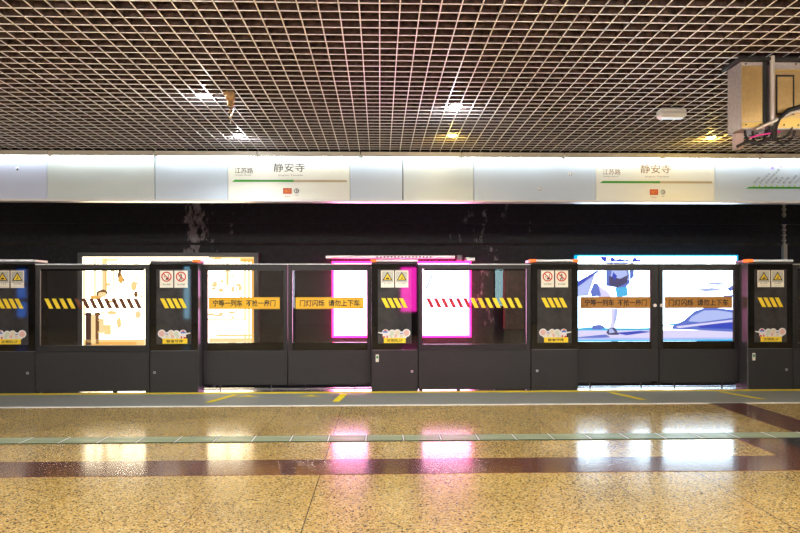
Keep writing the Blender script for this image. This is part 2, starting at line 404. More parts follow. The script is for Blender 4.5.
# line map
t = thing('line_map', (4.024, SY, ZB), 'pale panel with green metro line diagram and slanted stop names', 'sign')
b = MB(); b.rbox(0.003, 2.8, 0, 0.12, 0, ZT-ZB, P_cool, 0.003); b.build('panel', t)
n = MB(); y = -0.002
zl = (200.5-188.2)*8.2/680 + 0.012
n.poly([(0.375, zl-0.012), (2.6, zl-0.012), (2.6, zl+0.009), (0.41, zl+0.009)], y, I_green)
names = ['徐泾东', '虹桥火车站', '虹桥2号航站楼', '淞虹路', '北新泾', '威宁路', '娄山关路', '中山公园', '江苏路', '静安寺', '南京西路', '人民广场', '南京东路', '陆家嘴', '东昌路', '世纪大道', '科技馆', '世纪公园', '龙阳路', '张江高科', '金科路', '广兰路']
n2 = MB()
for k, s in enumerate(names):
    x = 0.47 + k*0.0695*1.03
    n.rect(x-0.008, x+0.008, zl+0.009, zl+0.030, y, mat('line_stop', (0.35, 0.55, 0.02), 0.4))
    n2.text(s, x+0.0, zl+0.052, y, 0.030, I_grey, w=0.030*len(s)*1.15, rot=math.radians(45), left=True)
n.build('line_bar', t); n2.build('stop_names', t)
n = MB(); n.ring(0.70, zl+0.235, 0.006, 0.016, y, I_pur, 14); n.build('interchange_symbol', t); n = MB(); n.ring(0.80, zl+0.255, 0.004, 0.012, y, I_pur, 14); n.build('interchange_symbol', t); n = MB(); n.ring(1.08, zl+0.235, 0.0, 0.014, y, I_blk, 14); n.build('interchange_symbol', t)

# fluorescent tubes that wash the fascia from under the trim
M_tube = emis('tube_glow', (0.88, 0.96, 1.0), 16)
for k in range(11):
    a, e = seams[k], seams[k+1]
    t = thing('fluorescent_tube', ((a+e)/2, 7.985, 2.728), 'slim white fluorescent tube under the trim above the fascia', 'lamp', 'fluorescent tubes washing the fascia')
    h = (e-a)/2
    b = MB(); b.box(-h+0.01, h-0.01, -0.012, 0.012, 0.0, 0.007, M_trim); b.build('batten', t)
    b = MB(); b.cyl((-h+0.03, 0, -0.010), (h-0.03, 0, -0.010), 0.009, M_tube, 10); b.build('tube', t)

# ------------------------------------------------------------------ stickers
def prohibition(x, z, y, kindn, parent):
    m = MB(); w, h = 0.150, 0.195
    m.rect(x-w/2, x+w/2, z-h/2, z+h/2, y, M_stick, 0.0015)
    cz = z+0.028; y2 = y-0.001
    if kindn == 0:   # figure leaning on the door
        m.poly([(x-0.012, cz-0.035), (x+0.022, cz-0.035), (x+0.012, cz-0.008), (x-0.002, cz-0.012)], y2, M_ink); m.disc(x-0.022, cz-0.002, 0.007, y2, M_ink, 10); m.rect(x+0.018, x+0.024, cz-0.03, cz+0.03, y2, M_ink)
    else:            # figure climbing
        m.disc(x, cz+0.028, 0.008, y2, M_ink, 10); m.poly([(x-0.010, cz+0.016), (x+0.012, cz+0.016), (x+0.007, cz-0.012), (x+0.016, cz-0.052), (x+0.006, cz-0.038), (x-0.002, cz-0.016), (x-0.012, cz-0.052), (x-0.02, cz-0.030), (x-0.006, cz-0.008)], y2, M_ink)
        m.poly([(x-0.010, cz+0.016), (x-0.026, cz+0.002), (x-0.022, cz-0.002), (x-0.006, cz+0.008)], y2, M_ink)
    m.ring(x, cz, 0.045, 0.058, y2-0.0005, M_red)
    s = 0.7071; a = 0.049; ww = 0.0055
    m.poly([(x-a*s-ww*s, cz+a*s-ww*s), (x+a*s-ww*s, cz-a*s-ww*s), (x+a*s+ww*s, cz-a*s+ww*s), (x-a*s+ww*s, cz+a*s+ww*s)], y2-0.0008, M_red)
    m.text('禁止倚靠' if kindn == 0 else '禁止翻越', x, z-0.060, y2, 0.017, M_ink, w=0.085)
    m.build('prohibition_sticker', parent, 'cream sticker with red prohibition circle')
def warning(x, z, y, kindn, parent):
    m = MB(); w, h = 0.150, 0.195
    m.rect(x-w/2, x+w/2, z-h/2, z+h/2, y, M_stick, 0.0015); m.rect(x-w/2+0.008, x+w/2-0.008, z-0.04, z+h/2-0.008, y-0.0004, mat('sign_grey', (0.5, 0.5, 0.44), 0.5))
    y2 = y-0.001; cz = z+0.025
    m.poly([(x-0.058, cz-0.042), (x+0.058, cz-0.042), (x, cz+0.058)], y2, M_ink); m.poly([(x-0.040, cz-0.032), (x+0.040, cz-0.032), (x, cz+0.038)], y2-0.0005, M_yel)
    y3 = y2-0.001
    if kindn == 0:
        m.poly([(x-0.022, cz-0.026), (x+0.022, cz-0.026), (x+0.018, cz-0.012), (x-0.004, cz-0.008), (x-0.018, cz-0.014)], y3, M_ink); m.rect(x+0.002, x+0.008, cz-0.012, cz+0.012, y3, M_ink)
    else:
        m.disc(x+0.002, cz+0.008, 0.006, y3, M_ink, 10); m.poly([(x-0.02, cz-0.027), (x-0.006, cz-0.012), (x+0.006, cz+0.002), (x+0.012, cz-0.006), (x+0.004, cz-0.014), (x+0.022, cz-0.024), (x+0.018, cz-0.028), (x-0.002, cz-0.020), (x-0.012, cz-0.028)], y3, M_ink)
    m.text('当心夹手' if kindn == 0 else '当心缝隙', x, z-0.052, y2, 0.016, M_ink, w=0.085); m.rect(x-0.04, x+0.04, z-0.082, z-0.078, y2, mat('sign_grey', (0.5, 0.5, 0.44), 0.5))
    m.build('warning_sticker', parent, 'cream sticker with yellow warning triangle')
def stripes(mb, xa, xb, z0, z1, y, n, mats, slant=0.055, w=0.046):
    step = (xb-xa-slant-w)/(n-1) if n > 1 else 0
    for k in range(n):
        x = xa+slant+k*step
        mb.poly([(x, z0), (x+w, z0), (x+w-slant, z1), (x-slant, z1)], y, mats[k], 0.0012)
def picture_sticker(xc, y, flip, words, parent):
    m = MB(); s = -1 if flip else 1
    def D(dx, z, r, mm, yy, n=16): m.disc(xc+s*dx, z, r, yy, mm, n)
    outl = [(-0.135, 0.668, 0.046), (-0.07, 0.645, 0.042), (-0.03, 0.672, 0.038), (0.03, 0.667, 0.040), (0.06, 0.642, 0.034), (0.105, 0.672, 0.040), (0.10, 0.635, 0.040), (-0.11, 0.635, 0.034), (-0.01, 0.635, 0.05)]
    for i, (a, z, r) in enumerate(outl): D(a, z, r, M_white, y-0.0003*(i+1))
    y2 = y-0.004
    for i, (a, z, r, mm) in enumerate([(-0.135, 0.668, 0.033, M_pinkp), (-0.03, 0.672, 0.027, M_cream), (0.028, 0.667, 0.027, M_greenp), (-0.075, 0.640, 0.020, M_cream), (-0.012, 0.636, 0.018, M_pinkp), (0.045, 0.638, 0.016, M_greenp)]): D(a, z, r, mm, y2-0.0004*i)
    for (a0, a1, z0, z1, mm) in ((0.080, 0.135, 0.672, 0.688, M_bluep), (0.092, 0.122, 0.690, 0.704, M_red), (0.080, 0.094, 0.612, 0.638, M_red), (0.112, 0.138, 0.612, 0.630, M_red), (-0.095, -0.06, 0.660, 0.669, M_bluep)):
        q = sorted((xc+s*a0, xc+s*a1)); m.rect(q[0], q[1], z0, z1, y2-0.003, mm)
    a, b_ = xc+s*0.13, xc+s*0.19; m.poly([(a, 0.655), (b_, 0.668), (b_, 0.680), (a, 0.672)], y2-0.003, M_white)
    m.rect(xc-0.125, xc+0.155 if not flip else xc+0.125, 0.553, 0.612, y2-0.004, M_yel, 0.001)
    m.text(words, xc+(0.012 if not flip else 0), 0.582, y2-0.0055, 0.034, M_ink, w=0.19, bold=0.02)
    m.build('courtesy_sticker', parent, 'white cut-out sticker above a yellow slogan strip')

# ------------------------------------------------------------------ cabinets
def cabinet(x0, x1, kindn, lock_px, lamp_sides, words, flip, label, small=False):
    W = x1-x0; h = W/2; t = thing('screen_cabinet', ((x0+x1)/2, YF, 0), label, 'cabinet', 'cabinets of the platform screen')
    b = MB(); b.rbox(-h, h, 0.008, 0.29, 0.0, 1.485, M_dalu, 0.006); b.build('body', t)
    b = MB(); b.rbox(-h-0.002, h+0.002, -0.006, 0.296, 1.485, 1.512, M_alu, 0.005); b.box(-h+0.01, h-0.01, -0.007, 0, 1.462, 1.483, M_frame); b.build('top_cap', t)
    b = MB(); b.box(h-0.002, h+0.0015, 0.012, 0.285, 0.0, 1.48, M_skin) if flip else b.box(-h-0.0015, -h+0.002, 0.012, 0.285, 0.0, 1.48, M_skin); b.build('added_side_skin', t)  # added dull black skin, stops the cabinet side reflecting the advert
    b = MB(); b.box(-h+0.004, h-0.004, 0, 0.008, 0.475, 1.46, M_black)
    gp = b.build('glass_front', t)
    b = MB(); b.box(-h+0.075, h-0.075, -0.0015, 0, 0.545, 1.40, M_smoke); b.build('window', gp)
    b = MB(); b.rbox(-h+0.004, h-0.004, 0, 0.008, 0.018, 0.468, M_panel, 0.003); lp = b.build('lower_door', t)
    b = MB(); b.box(-h+0.01, h-0.01, 0.004, 0.02, 0, 0.018, M_ink); b.build('plinth', t)
    lx = lock_px*h
    b = MB(); b.cyl((lx, -0.007, 0.225), (lx, 0.0, 0.225), 0.015, M_alu, 16); b.cyl((lx, -0.009, 0.225), (lx, -0.007, 0.225), 0.006, M_ink, 10); b.build('lock', lp)
    for sd in lamp_sides:
        b = MB(); xa, xb = sorted((sd*(h+0.007), sd*(h-0.06))); b.rbox(xa, xb, -0.009, 0.10, 1.484, 1.516, M_orange, 0.004); b.build('signal_lamp', t, 'glowing orange corner lamp')
    for k, dx in enumerate((-0.082, 0.082)):
        (prohibition if kindn == 'no' else warning)(dx, 1.288, -0.004, k, gp)
    s = MB(); stripes(s, -0.155, 0.15, 0.958, 1.068, -0.0035, 4, [M_yel]*4); s.build('hazard_stripes', gp, 'row of slanted yellow stripes')
    picture_sticker(0.0, -0.004, flip, words, gp)
    if small:
        b = MB(); b.rect(-h+0.05, -h+0.085, 0.335, 0.42, -0.002, M_white, 0.002); b.rect(-h+0.056, -h+0.079, 0.375, 0.405, -0.003, I_green); b.rect(-h+0.056, -h+0.079, 0.345, 0.352, -0.003, M_yel); b.build('inspection_tag', lp, 'small white and green tag')
    return t
cabinet(-4.46, -3.905, 'warn', 0.70, (-1,), '文明礼让', True, 'dark screen cabinet with warning triangles at the left edge of the picture')
cabinet(-2.62, -2.075, 'no', -0.80, (1,), '智者守序', False, 'dark screen cabinet with red prohibition circles, right of the warm lit advert window')
cabinet(-0.10, 0.437, 'warn', 0.74, (-1,), '文明礼让', True, 'dark screen cabinet with warning triangles in the middle, left of the pink window', True)
cabinet(1.746, 2.295, 'no', -0.74, (1, -1), '智者守序', False, 'dark screen cabinet with red prohibition circles, left of the blue advert doors')
cabinet(4.297, 4.832, 'warn', 0.70, (-1,), '文明礼让', True, 'dark screen cabinet with warning triangles, right of the blue advert doors', True)

# ------------------------------------------------------------------ fixed glazed panels
def fixed_panel(x0, x1, cols, label):
    W = x1-x0; h = W/2; t = thing('fixed_screen', ((x0+x1)/2, YF, 0), label, 'screen panel', 'fixed panels of the platform screen')
    b = MB()
    b.rbox(-h, -h+0.05, 0, 0.035, 0.03, 1.45, M_frame); b.rbox(h-0.05, h, 0, 0.035, 0.03, 1.45, M_frame)
    b.box(-h+0.05, h-0.05, 0.002, 0.058, 1.405, 1.45, M_frame); b.box(-h+0.05, h-0.05, 0.002, 0.058, 0.468, 0.535, M_frame)
    b.box(-h+0.06, h-0.06, 0.0, 0.004, 1.385, 1.405, M_black)
    for sx in (-h, -h/3, h/3, h-0.06): b.box(sx+0.01, sx+0.05, 0.01, 0.05, 0, 0.03, M_frame)
    b.build('frame', t)
    b = MB(); b.rbox(-h, h, -0.004, 0.066, 1.45, 1.463, M_alu, 0.003); b.build('top_rail', t)
    b = MB(); b.box(-h+0.05, h-0.05, 0.02, 0.03, 0.535, 1.405, M_glass); g = b.build('glass_pane', t)
    b = MB(); b.rbox(-h+0.004, h-0.004, -0.004, 0.058, 0.014, 0.466, M_panel, 0.003); b.build('lower_panel', t)
    s = MB(); stripes(s, -h+0.09, h-0.09, 0.955, 1.068, 0.0185, len(cols), cols); s.build('hazard_stripes', g, 'long row of slanted hazard stripes')
    return t
Yw, BrTint, RdTint = M_yel, M_backlit_brown, M_backlit_red  # brown and red are yellow stripes with backlight put into the colour
fixed_panel(-3.902, -2.6225, [Yw]*4+[BrTint]*9, 'fixed glazed screen with yellow stripes, some tinted brown as if backlit, before the warm advert')
fixed_panel(0.4395, 1.7435, [RdTint]*6+[Yw]*7, 'fixed glazed screen with yellow stripes, some tinted red as if backlit, before the pink advert')
fixed_panel(4.8345, 6.12, [Yw]*13, 'fixed glazed screen with black surround at the right edge of the picture')

# ------------------------------------------------------------------ sliding doors
def sliding_door(x0, x1, m_tape, words, tape, knob, label, group, sl=0.052, sr=0.052):
    W = x1-x0; h = W/2; t = thing('sliding_door', ((x0+x1)/2, YD, 0), label, 'door', group)
    b = MB()
    b.rbox(-h, -h+sl, 0, 0.045, 0.045, 1.462, M_frame); b.rbox(h-sr, h, 0, 0.045, 0.045, 1.462, M_frame)
    b.box(-h+sl, h-sr, 0.002, 0.043, 1.392, 1.462, M_frame); b.box(-h+sl, h-sr, 0.002, 0.043, 0.452, 0.545, M_black)
    b.box(-h+0.04, h-0.04, 0, 0.004, 0.05, 0.075, M_ink); b.build('frame', t)
    b = MB(); b.rbox(-h, h, -0.002, 0.047, 1.462, 1.472, M_alu, 0.003); b.build('top_rail', t)
    b = MB(); b.box(-h+sl, h-sr, 0.018, 0.026, 0.545, 1.392, M_glass); g = b.build('glass_pane', t)
    b = MB(); b.rbox(-h+0.004, h-0.004, -0.003, 0.045, 0.070, 0.45, M_panel, 0.003); b.build('lower_panel', t)
    if tape:
        a, e = tape; s = MB(); s.rect(a, e, 0.94, 1.078, 0.014, m_tape, 0.002)
        for zz in (0.946, 1.068): s.rect(a+0.004, e-0.004, zz, zz+0.004, 0.0135, mat('tape_edge', (0.35, 0.12, 0.01), 0.5))
        s.text(words, (a+e)/2, 1.009, 0.013, 0.080, M_ink, w=(e-a)*0.88, bold=0.022); s.build('slogan_sticker', g, 'long amber sticker with black slogan')
    if knob is not None:
        b = MB(); b.cyl((knob*(h-(0.05 if knob > 0 else 0.028)), -0.014, 0.975), (knob*(h-(0.05 if knob > 0 else 0.028)), 0, 0.975), 0.020, M_lineW, 16); b.build('knob', t, 'round white knob')
    b = MB()
    for sx in (-0.3, 0.3): b.box(sx*W-0.006, sx*W+0.006, 0.015, 0.035, 0.004, 0.046, M_ink)
    b.build('guide_shoe', t)
    return t
wa, wb = '宁等一列车  不抢一扇门', '门灯闪烁  请勿上下车'
G1, G2 = 'sliding doors of the left opening', 'sliding doors of the right opening'
sliding_door(-2.073, -1.085, M_tape, wa, (-0.43, 0.40), None, 'left sliding glass door before the warm advert, amber slogan sticker', G1)
sliding_door(-1.081, -0.103, M_tape, wb, (-0.40, 0.40), None, 'right sliding glass door before the pink advert, amber slogan sticker', G1)
sliding_door(2.298, 3.325, M_backlit_ochre, wa, (-0.425, 0.425), 1, 'left sliding glass door before the blue advert, slogan sticker tinted brown as if backlit', G2, 0.055, 0.095)
sliding_door(3.329, 4.295, M_backlit_ochre, wb, (-0.41, 0.41), -1, 'right sliding glass door before the blue advert, slogan sticker tinted brown as if backlit', G2, 0.05, 0.055)

# ------------------------------------------------------------------ adverts on the tunnel wall
def lightbox(x0, x1, z0, z1, name_m, label, fw=0.075, fm=None):
    c0 = ((x0+x1)/2, YW, z0); t = thing('advert_lightbox', c0, label, 'lightbox')
    fm = fm or mat('lightbox_frame', (0.12, 0.12, 0.125), 0.4, 0.5)
    b = MB(); Y = YW-0.16
    b.rbox(x0-fw, x1+fw, Y, YW, z1, z1+fw, fm); b.rbox(x0-fw, x1+fw, Y, YW, z0-fw, z0, fm); b.box(x0-fw, x0, Y, YW, z0, z1, fm); b.box(x1, x1+fw, Y, YW, z0, z1, fm)
    b.build('frame', t); b = MB(); b.box(x0, x1, Y+0.02, YW-0.001, z0, z1, name_m); b.build('lit_panel', t)
    return t
YP = YW-0.16+0.019
def fX(px):      # artwork coordinates to metres on the advert face
    u = (px-400)/680; th = math.atan(20/680); c, s_ = math.cos(th), math.sin(th)
    return 11.52*(u*c+s_)/(c-u*s_)
fZ = lambda py: 1.15+(291-py)*11.52/680
# warm advert
wl = emis('warm_lit_vinyl', (1.0, 0.84, 0.58), 3.6)
t = lightbox(-4.97, -2.12, 0.12, 1.725, wl, 'warm glowing white and gold advert in a grey frame')
A = MB(); o1 = emis('gold_ink', (1.0, 0.50, 0.10), 0.60); o2 = emis('amber_ink', (1.0, 0.68, 0.28), 0.68); o3 = emis('brown_ink', (0.45, 0.17, 0.05), 0.27); o4 = emis('pale_gold_ink', (1.0, 0.74, 0.36), 0.64); o5 = emis('deep_brown_ink', (0.18, 0.06, 0.04), 0.22)
for (a, e, c_, d, m) in [(102,105.5,258,294,o4),(105.5,107,258,294,o1),(113,114.2,268,292,o4),(116,117,258,300,o2),(83,85,258,345,o4),(94,96,258,296,o4),(85.5,91,314,343,o5),(91,95.5,314,343,o4),(95.5,99,313,343,o3),(84,145,338.5,341,o2),(84,145,341,346,o1),(100,143,330,331,o4),(99,104,318,332,o4),(104,111,324,334,o2),(136,145,340,345,o2),
                         (216,254,334,336,o2),(209,254,337.5,345,o4),(209,254,257,259,o4),(240,254,257.5,262,o1),(244,246,262,345,o4),(248,250,262,345,o2),(251.5,254,262,345,o1),(208,244,318,319.5,o4),(214,226,326,327.2,o2),(236,247,320,333,wl),(226,229,262,285,o4)]:
    A.rect(fX(a), fX(e), fZ(d), fZ(c_), YP, m, 0.0008)
def blob(mb, cx, cy, rx, ry, m, y=None, n=14, jit=0.15):
    rnd = random.Random(int(cx*7+cy)); mb.poly([(fX(cx)+rx/680*11.52*math.cos(2*PI*k/n)*(1+rnd.uniform(-jit, jit)), fZ(cy)+ry/680*11.52*math.sin(2*PI*k/n)*(1+rnd.uniform(-jit, jit))) for k in range(n)], (y or YP)-0.002, m)
blob(A, 123, 274, 5, 6.5, o3); blob(A, 126, 273, 4.5, 6, wl, YP-0.001); blob(A, 121, 279, 2.6, 4, o1, YP-0.002); blob(A, 134, 286, 3, 5, o2); blob(A, 136, 294, 2, 3, o3); blob(A, 102, 293, 5.5, 3.5, o3); blob(A, 102.5, 294, 4.5, 2.6, o4, YP-0.001); blob(A, 110, 301, 4, 1.3, o2); blob(A, 96, 297, 6, 2, o1)
blob(A, 112, 312, 5, 2, o2); blob(A, 119, 322, 2.4, 5, o2); blob(A, 138, 314, 3, 4, o4); blob(A, 127, 330, 10, 5, wl); blob(A, 88.5, 313.5, 3.4, 1.8, o5); blob(A, 97.5, 313.5, 3, 1.8, o3); blob(A, 88.5, 343, 3.4, 1.4, o5)
blob(A, 233, 289, 2, 3, o4); blob(A, 240, 288, 2, 2.5, o2); blob(A, 215, 284, 2.5, 3, o4); blob(A, 221, 290, 3, 2, o2); blob(A, 218, 315, 5, 1.2, o4); blob(A, 232, 312, 4, 1.2, o2); blob(A, 241, 300, 1.5, 4, o4)
blob(A, 218, 260, 4, 3, o1); blob(A, 218, 261.4, 5, 2, wl, YP-0.001); blob(A, 110, 260, 10, 1.2, o2)
rr = random.Random(9)
for k in range(46):
    px = rr.uniform(100, 143) if k % 2 else rr.uniform(209, 243); py = rr.uniform(270, 334)
    blob(A, px, py, rr.uniform(0.5, 3.5), rr.uniform(0.4, 1.6), rr.choice([o4, o4, o2]), YP-0.0005*k/46, 9, 0.4)
A.build('artwork', t)
# pink advert
pk = emis('pink_lit_vinyl', (1.0, 0.45, 0.80), 6); mg = emis('magenta_edge_glow', (1.0, 0.01, 0.20), 8)
t = lightbox(-0.775, 1.51, 0.40, 1.615, pk, 'white advert glowing with a magenta rim behind the middle cabinet', 0.035, mg)
A = MB(); bl = emis('sky_blue_ink', (0.10, 0.62, 0.85), 0.63)
A.poly([(fX(425), fZ(289)), (fX(427), fZ(289)), (fX(433.5), fZ(274)), (fX(432), fZ(273.5))], YP-0.001, bl, 0.0008); A.build('artwork', t)
# blue advert
bw = emis('blue_lit_vinyl', (0.66, 0.86, 1.0), 5)
t = lightbox(3.375, 6.127, 0.31, 1.74, bw, 'bright blue-white advert with a runner and open road', 0.022, emis('cyan_halo_frame', (0.0, 0.42, 0.75), 0.8))  # frame glows cyan, standing in for the halo at the advert edges
A = MB(); b1 = emis('deep_blue_ink', (0.06, 0.10, 0.75), 0.45); b2 = emis('mid_blue_ink', (0.16, 0.24, 0.80), 0.50); b3 = emis('pale_blue_ink', (0.50, 0.58, 0.98), 0.61); b4 = emis('lilac_ink', (0.78, 0.72, 1.0), 0.63); b5 = emis('cyan_ink', (0.08, 0.50, 0.85), 0.63); b6 = emis('slate_ink', (0.14, 0.12, 0.32), 0.32)
def P(pts, m, dy=0): A.poly([(fX(a), fZ(b)) for a, b in pts], YP-0.001-dy, m, 0.0008)
P([(575,283),(591,274),(596,271),(592,284),(588,296),(575,297)], b3); P([(575,284),(597,270.5),(599,271.5),(575,289)], b1, .001); P([(594,283),(598,284),(601,296),(592,297),(590,292)], b2, .001); P([(597,285),(608,292),(612,298),(598,298)], b4)
P([(606,262),(628,262),(630,283),(624,289),(606,286)], b2); P([(612,270),(626,269),(629,280),(618,284),(610,280)], b3, .001); P([(609,276),(620,279),(628,275),(627,283),(617,288),(609,285)], b6, .002); P([(615,288),(627,287),(628,296),(617,298)], b5, .001); P([(629,263),(634,262),(634,276),(630,281)], b2)
P([(613,272),(617,276),(615,281),(612,277)], b1, .003); P([(620,264),(626,265),(624,268),(619,267)], b1, .003)
P([(611,309),(618,309),(617,318),(614.5,326),(614,330),(609,330),(611,322)], b4); P([(615,309),(618,309),(616.5,320),(614,327),(613.5,322)], b3, .001); P([(609,329),(614.5,328),(617,332),(619,335.5),(608,335.5),(606,333)], b6, .001); P([(609,330),(612,329),(615,333),(609,334)], b3, .002)
P([(575,329),(590,327.5),(604,328.5),(640,328.8),(660,328),(660,331),(575,331)], b5); P([(592,326),(600,325),(606,328),(600,330),(592,330)], b2, .001); P([(575,331),(660,331),(660,339),(575,339)], b4); P([(615,333.5),(640,331.5),(652,332.5),(626,336)], b1, .001); P([(606,335),(575,338),(575,340),(610,338)], b2, .001); P([(575,338.5),(737,338.5),(737,341.5),(575,341.5)], b3, .0015)
P([(660,331),(737,331),(737,339),(660,339)], b4); P([(660,327),(672,326),(684,327),(690,322),(660,326)], b5); P([(672,327),(684,321),(694,312),(706,308),(720,309),(737,311),(737,333),(700,331),(672,330)], b2, .001); P([(692,317),(704,311),(718,311),(737,314),(737,318),(700,323),(688,322)], b3, .002); P([(676,327),(737,320),(737,322),(678,329)], b4, .003); P([(696,325),(737,323.5),(737,330),(700,329)], b1, .002)
P([(700,284),(716,282.5),(730,284),(718,285.5)], b3); P([(692,290),(712,288),(728,290.5),(706,292)], b3); P([(727,289),(733,285),(737,285),(737,289),(730,292)], b2); P([(722,296),(737,295),(737,297),(724,297.5)], b2)
P([(600,256.5),(607,256.5),(606,262.5),(602,260)], b1); P([(610,258),(613,257),(616,260),(620,258.5),(625,260),(628,259),(630,261),(622,261.8),(614,261.2),(611,262)], b1); P([(632,260),(635,256.5),(637,259.5),(641,259.5),(641,261.5),(632,262)], b1); P([(584,275),(587,273.5),(587,274.5),(584.5,276)], b6)
A.build('artwork', t)

for o in [o for o in COL.objects if o.parent and o.parent.name.startswith('advert_lightbox')]:
    o.data.transform(Matrix.Translation(-o.parent.location))      # keep each advert's origin at its own base
# rail above the pink advert, board, riser
t = thing('service_rail', (0.19, YW-0.16, 1.70), 'silver service rail over the pink glowing advert', 'rail')
b = MB(); b.rbox(-1.10, 1.08, -0.05, 0.155, 0.0, 0.05, M_alu); b.build('rail', t)
for k in range(16): b = MB(); b.box(-0.25+k*0.06, -0.22+k*0.06, -0.053, -0.05, 0.012, 0.034, M_ink); b.build('socket', t)
b = MB(); b.rbox(1.12, 1.2, -0.02, 0.155, -0.03, 0.06, M_dalu); b.rbox(1.26, 1.42, -0.02, 0.155, -0.04, 0.02, M_alu); b.build('junction_box', t)
b = MB(); M_wood = mat('brown_boarding', (0.12, 0.045, 0.03), 0.5, noise=(12, 0.4)); b.rbox(2.12, 2.47, YW-0.14, YW-0.001, 0.50, 1.53, M_wood)
for k in range(3): b.box(2.20+k*0.09, 2.205+k*0.09, YW-0.142, YW-0.14, 0.5, 1.53, M_ink)
tag(b.build('wall_board'), 'reddish brown boarded panel on the tunnel wall right of the pink advert', 'board')
t = thing('cable_riser', (7.03, YW, 1.6), 'thin grey cable riser with chain above, on the far right tunnel wall', 'pipe')
b = MB(); b.rbox(-0.035, 0.035, -0.07, -0.001, -0.3, 0.36, M_trim); b.build('conduit', t)
b = MB()
for k in range(22):
    b.box(-0.026 if k % 2 else -0.012, 0.026 if k % 2 else 0.012, -0.05, -0.001, 0.36+k*0.045, 0.395+k*0.045, M_trim)
b.build('chain', t)

# ------------------------------------------------------------------ ceiling lamps
def downlight(x, y, col, power, label, warm, r=0.052):
    t = thing('downlight', (x, y, CEIL), label, 'lamp', 'downlights in the lattice ceiling')
    b = MB(); b.tube([(0,0,0.10), (0,0,0.002)], [r*0.8, r], M_trim, 20, False); b.build('housing', t)
    n = 20; b = MB(); b.add([(r*0.9*math.cos(2*PI*k/n), r*0.9*math.sin(2*PI*k/n), 0.004) for k in range(n)], [tuple(range(n))], emis('lens_warm' if warm else 'lens_cool', col, 22 if warm else 45)); b.tube([(0,0,0.004),(0,0,-0.008),(0,0,-0.016)], [r*0.88, r*0.7, r*0.3], MATS['lens_warm' if warm else 'lens_cool'], 16, False); b.build('lens', t)
    pd = bpy.data.lights.new('glow', 'POINT'); pd.energy = power*0.9; pd.color = col; pd.shadow_soft_size = 0.03
    po = bpy.data.objects.new('glow', pd); COL.objects.link(po); po.parent = t; po.location = (0, 0, -0.05)
    ld = bpy.data.lights.new('bulb', 'SPOT'); ld.energy = power*(3 if warm else 9); ld.spot_size = math.radians(150); ld.spot_blend = 0.6; ld.color = col; ld.shadow_soft_size = 0.04
    lo = bpy.data.objects.new('bulb', ld); COL.objects.link(lo); lo.parent = t; lo.location = (0, 0, -0.075)
cw, ww_ = (0.93, 0.97, 1.0), (1.0, 0.66, 0.12)
g2 = PXc
downlight(-1.48, 5.78, cw, 3.5, 'white glowing downlight beside the rusty hanging bracket', False)
downlight(-1.50, 7.28, cw, 3.5, 'white glowing downlight nearest the left station name sign', False)
downlight(0.68, 6.08, cw, 7, 'large bright white downlight near the ceiling centre', False, 0.06)
downlight(0.77, 7.20, ww_, 3, 'small amber downlight just beyond the central white one', True)
downlight(3.58, 7.25, ww_, 4.5, 'small amber downlight near the hanging equipment box', True)

# unseen strip lights, added overhead to light the floor and lattice
M_diff = emis('added_strip_diffuser', (1.0, 0.92, 0.81), 40)
for yy in (2.3, 0.2, -2.6, -5.4):
    for xx in (-7.5, -4.5, -1.5, 1.5, 4.5, 7.5):
        t = thing('added_strip_light', (xx, yy, CEIL-0.30), 'long warm strip light added out of view to light the platform', 'lamp', 'added strip lights out of view')
        b = MB(); b.rbox(-0.62, 0.62, -0.09, 0.09, -0.05, 0, M_trim, 0.006); b.build('housing', t)
        b = MB(); b.rbox(-0.59, 0.59, -0.075, 0.075, -0.095, -0.0505, M_diff, 0.01); b.build('diffuser', t)
        b = MB(); b.cyl((-0.5, 0, -0.01), (-0.5, 0, 1.0), 0.006, M_trim, 8); b.build('hanger_rod', t); b = MB(); b.cyl((0.5, 0, -0.01), (0.5, 0, 1.0), 0.006, M_trim, 8); b.build('hanger_rod', t)

# white box on the ceiling
t = thing('ceiling_beacon', (2.625, 6.05, CEIL), 'small white rounded box fixed under the lattice ceiling', 'box')
b = MB(); b.rbox(-0.12, 0.12, -0.06, 0.06, -0.10, -0.012, mat('white_plastic', (0.72, 0.76, 0.72), 0.3), 0.022); b.build('shell', t)
b = MB(); b.box(-0.05, 0.05, -0.03, 0.03, -0.012, 0.0, M_frame); b.tube([(-0.03, 0, 0), (-0.05, -0.02, 0.03), (-0.12, -0.05, 0.06)], 0.006, M_ink, 6); b.build('mount', t)
b = MB(); b.rect(-0.115, 0.115, -0.060, -0.054, -0.0605, M_alu); b.build('seam', t)

# rusty bracket hanging through the lattice
M_rust = mat('rusty_brass', (0.42, 0.25, 0.09), 0.45, 0.4, noise=(30, 0.5))
t = thing('hanging_bracket', (-1.235, 5.66, CEIL), 'rusty golden bracket with a twisted wire dangling from the lattice', 'bracket')
b = MB(); b.rbox(-0.035, 0.035, -0.03, 0.03, -0.075, 0.0, M_rust, 0.008); b.rbox(-0.022, 0.03, -0.025, 0.02, -0.125, -0.07, M_rust, 0.008); b.rbox(-0.06, -0.03, -0.01, 0.01, -0.03, 0.0, M_rust); b.build('clamp', t)
b = MB(); pts = [(0.012*math.sin(k*1.3)+0.006, 0.010*math.cos(k*1.3), -0.12-k*0.0125) for k in range(13)]; b.tube(pts, 0.006, M_rust, 6); b.tube([(0.02, 0, -0.12), (0.028, 0.005, -0.15), (0.008, 0, -0.20), (0.0, 0, -0.265)], 0.004, M_alu, 6); b.build('wire', t)

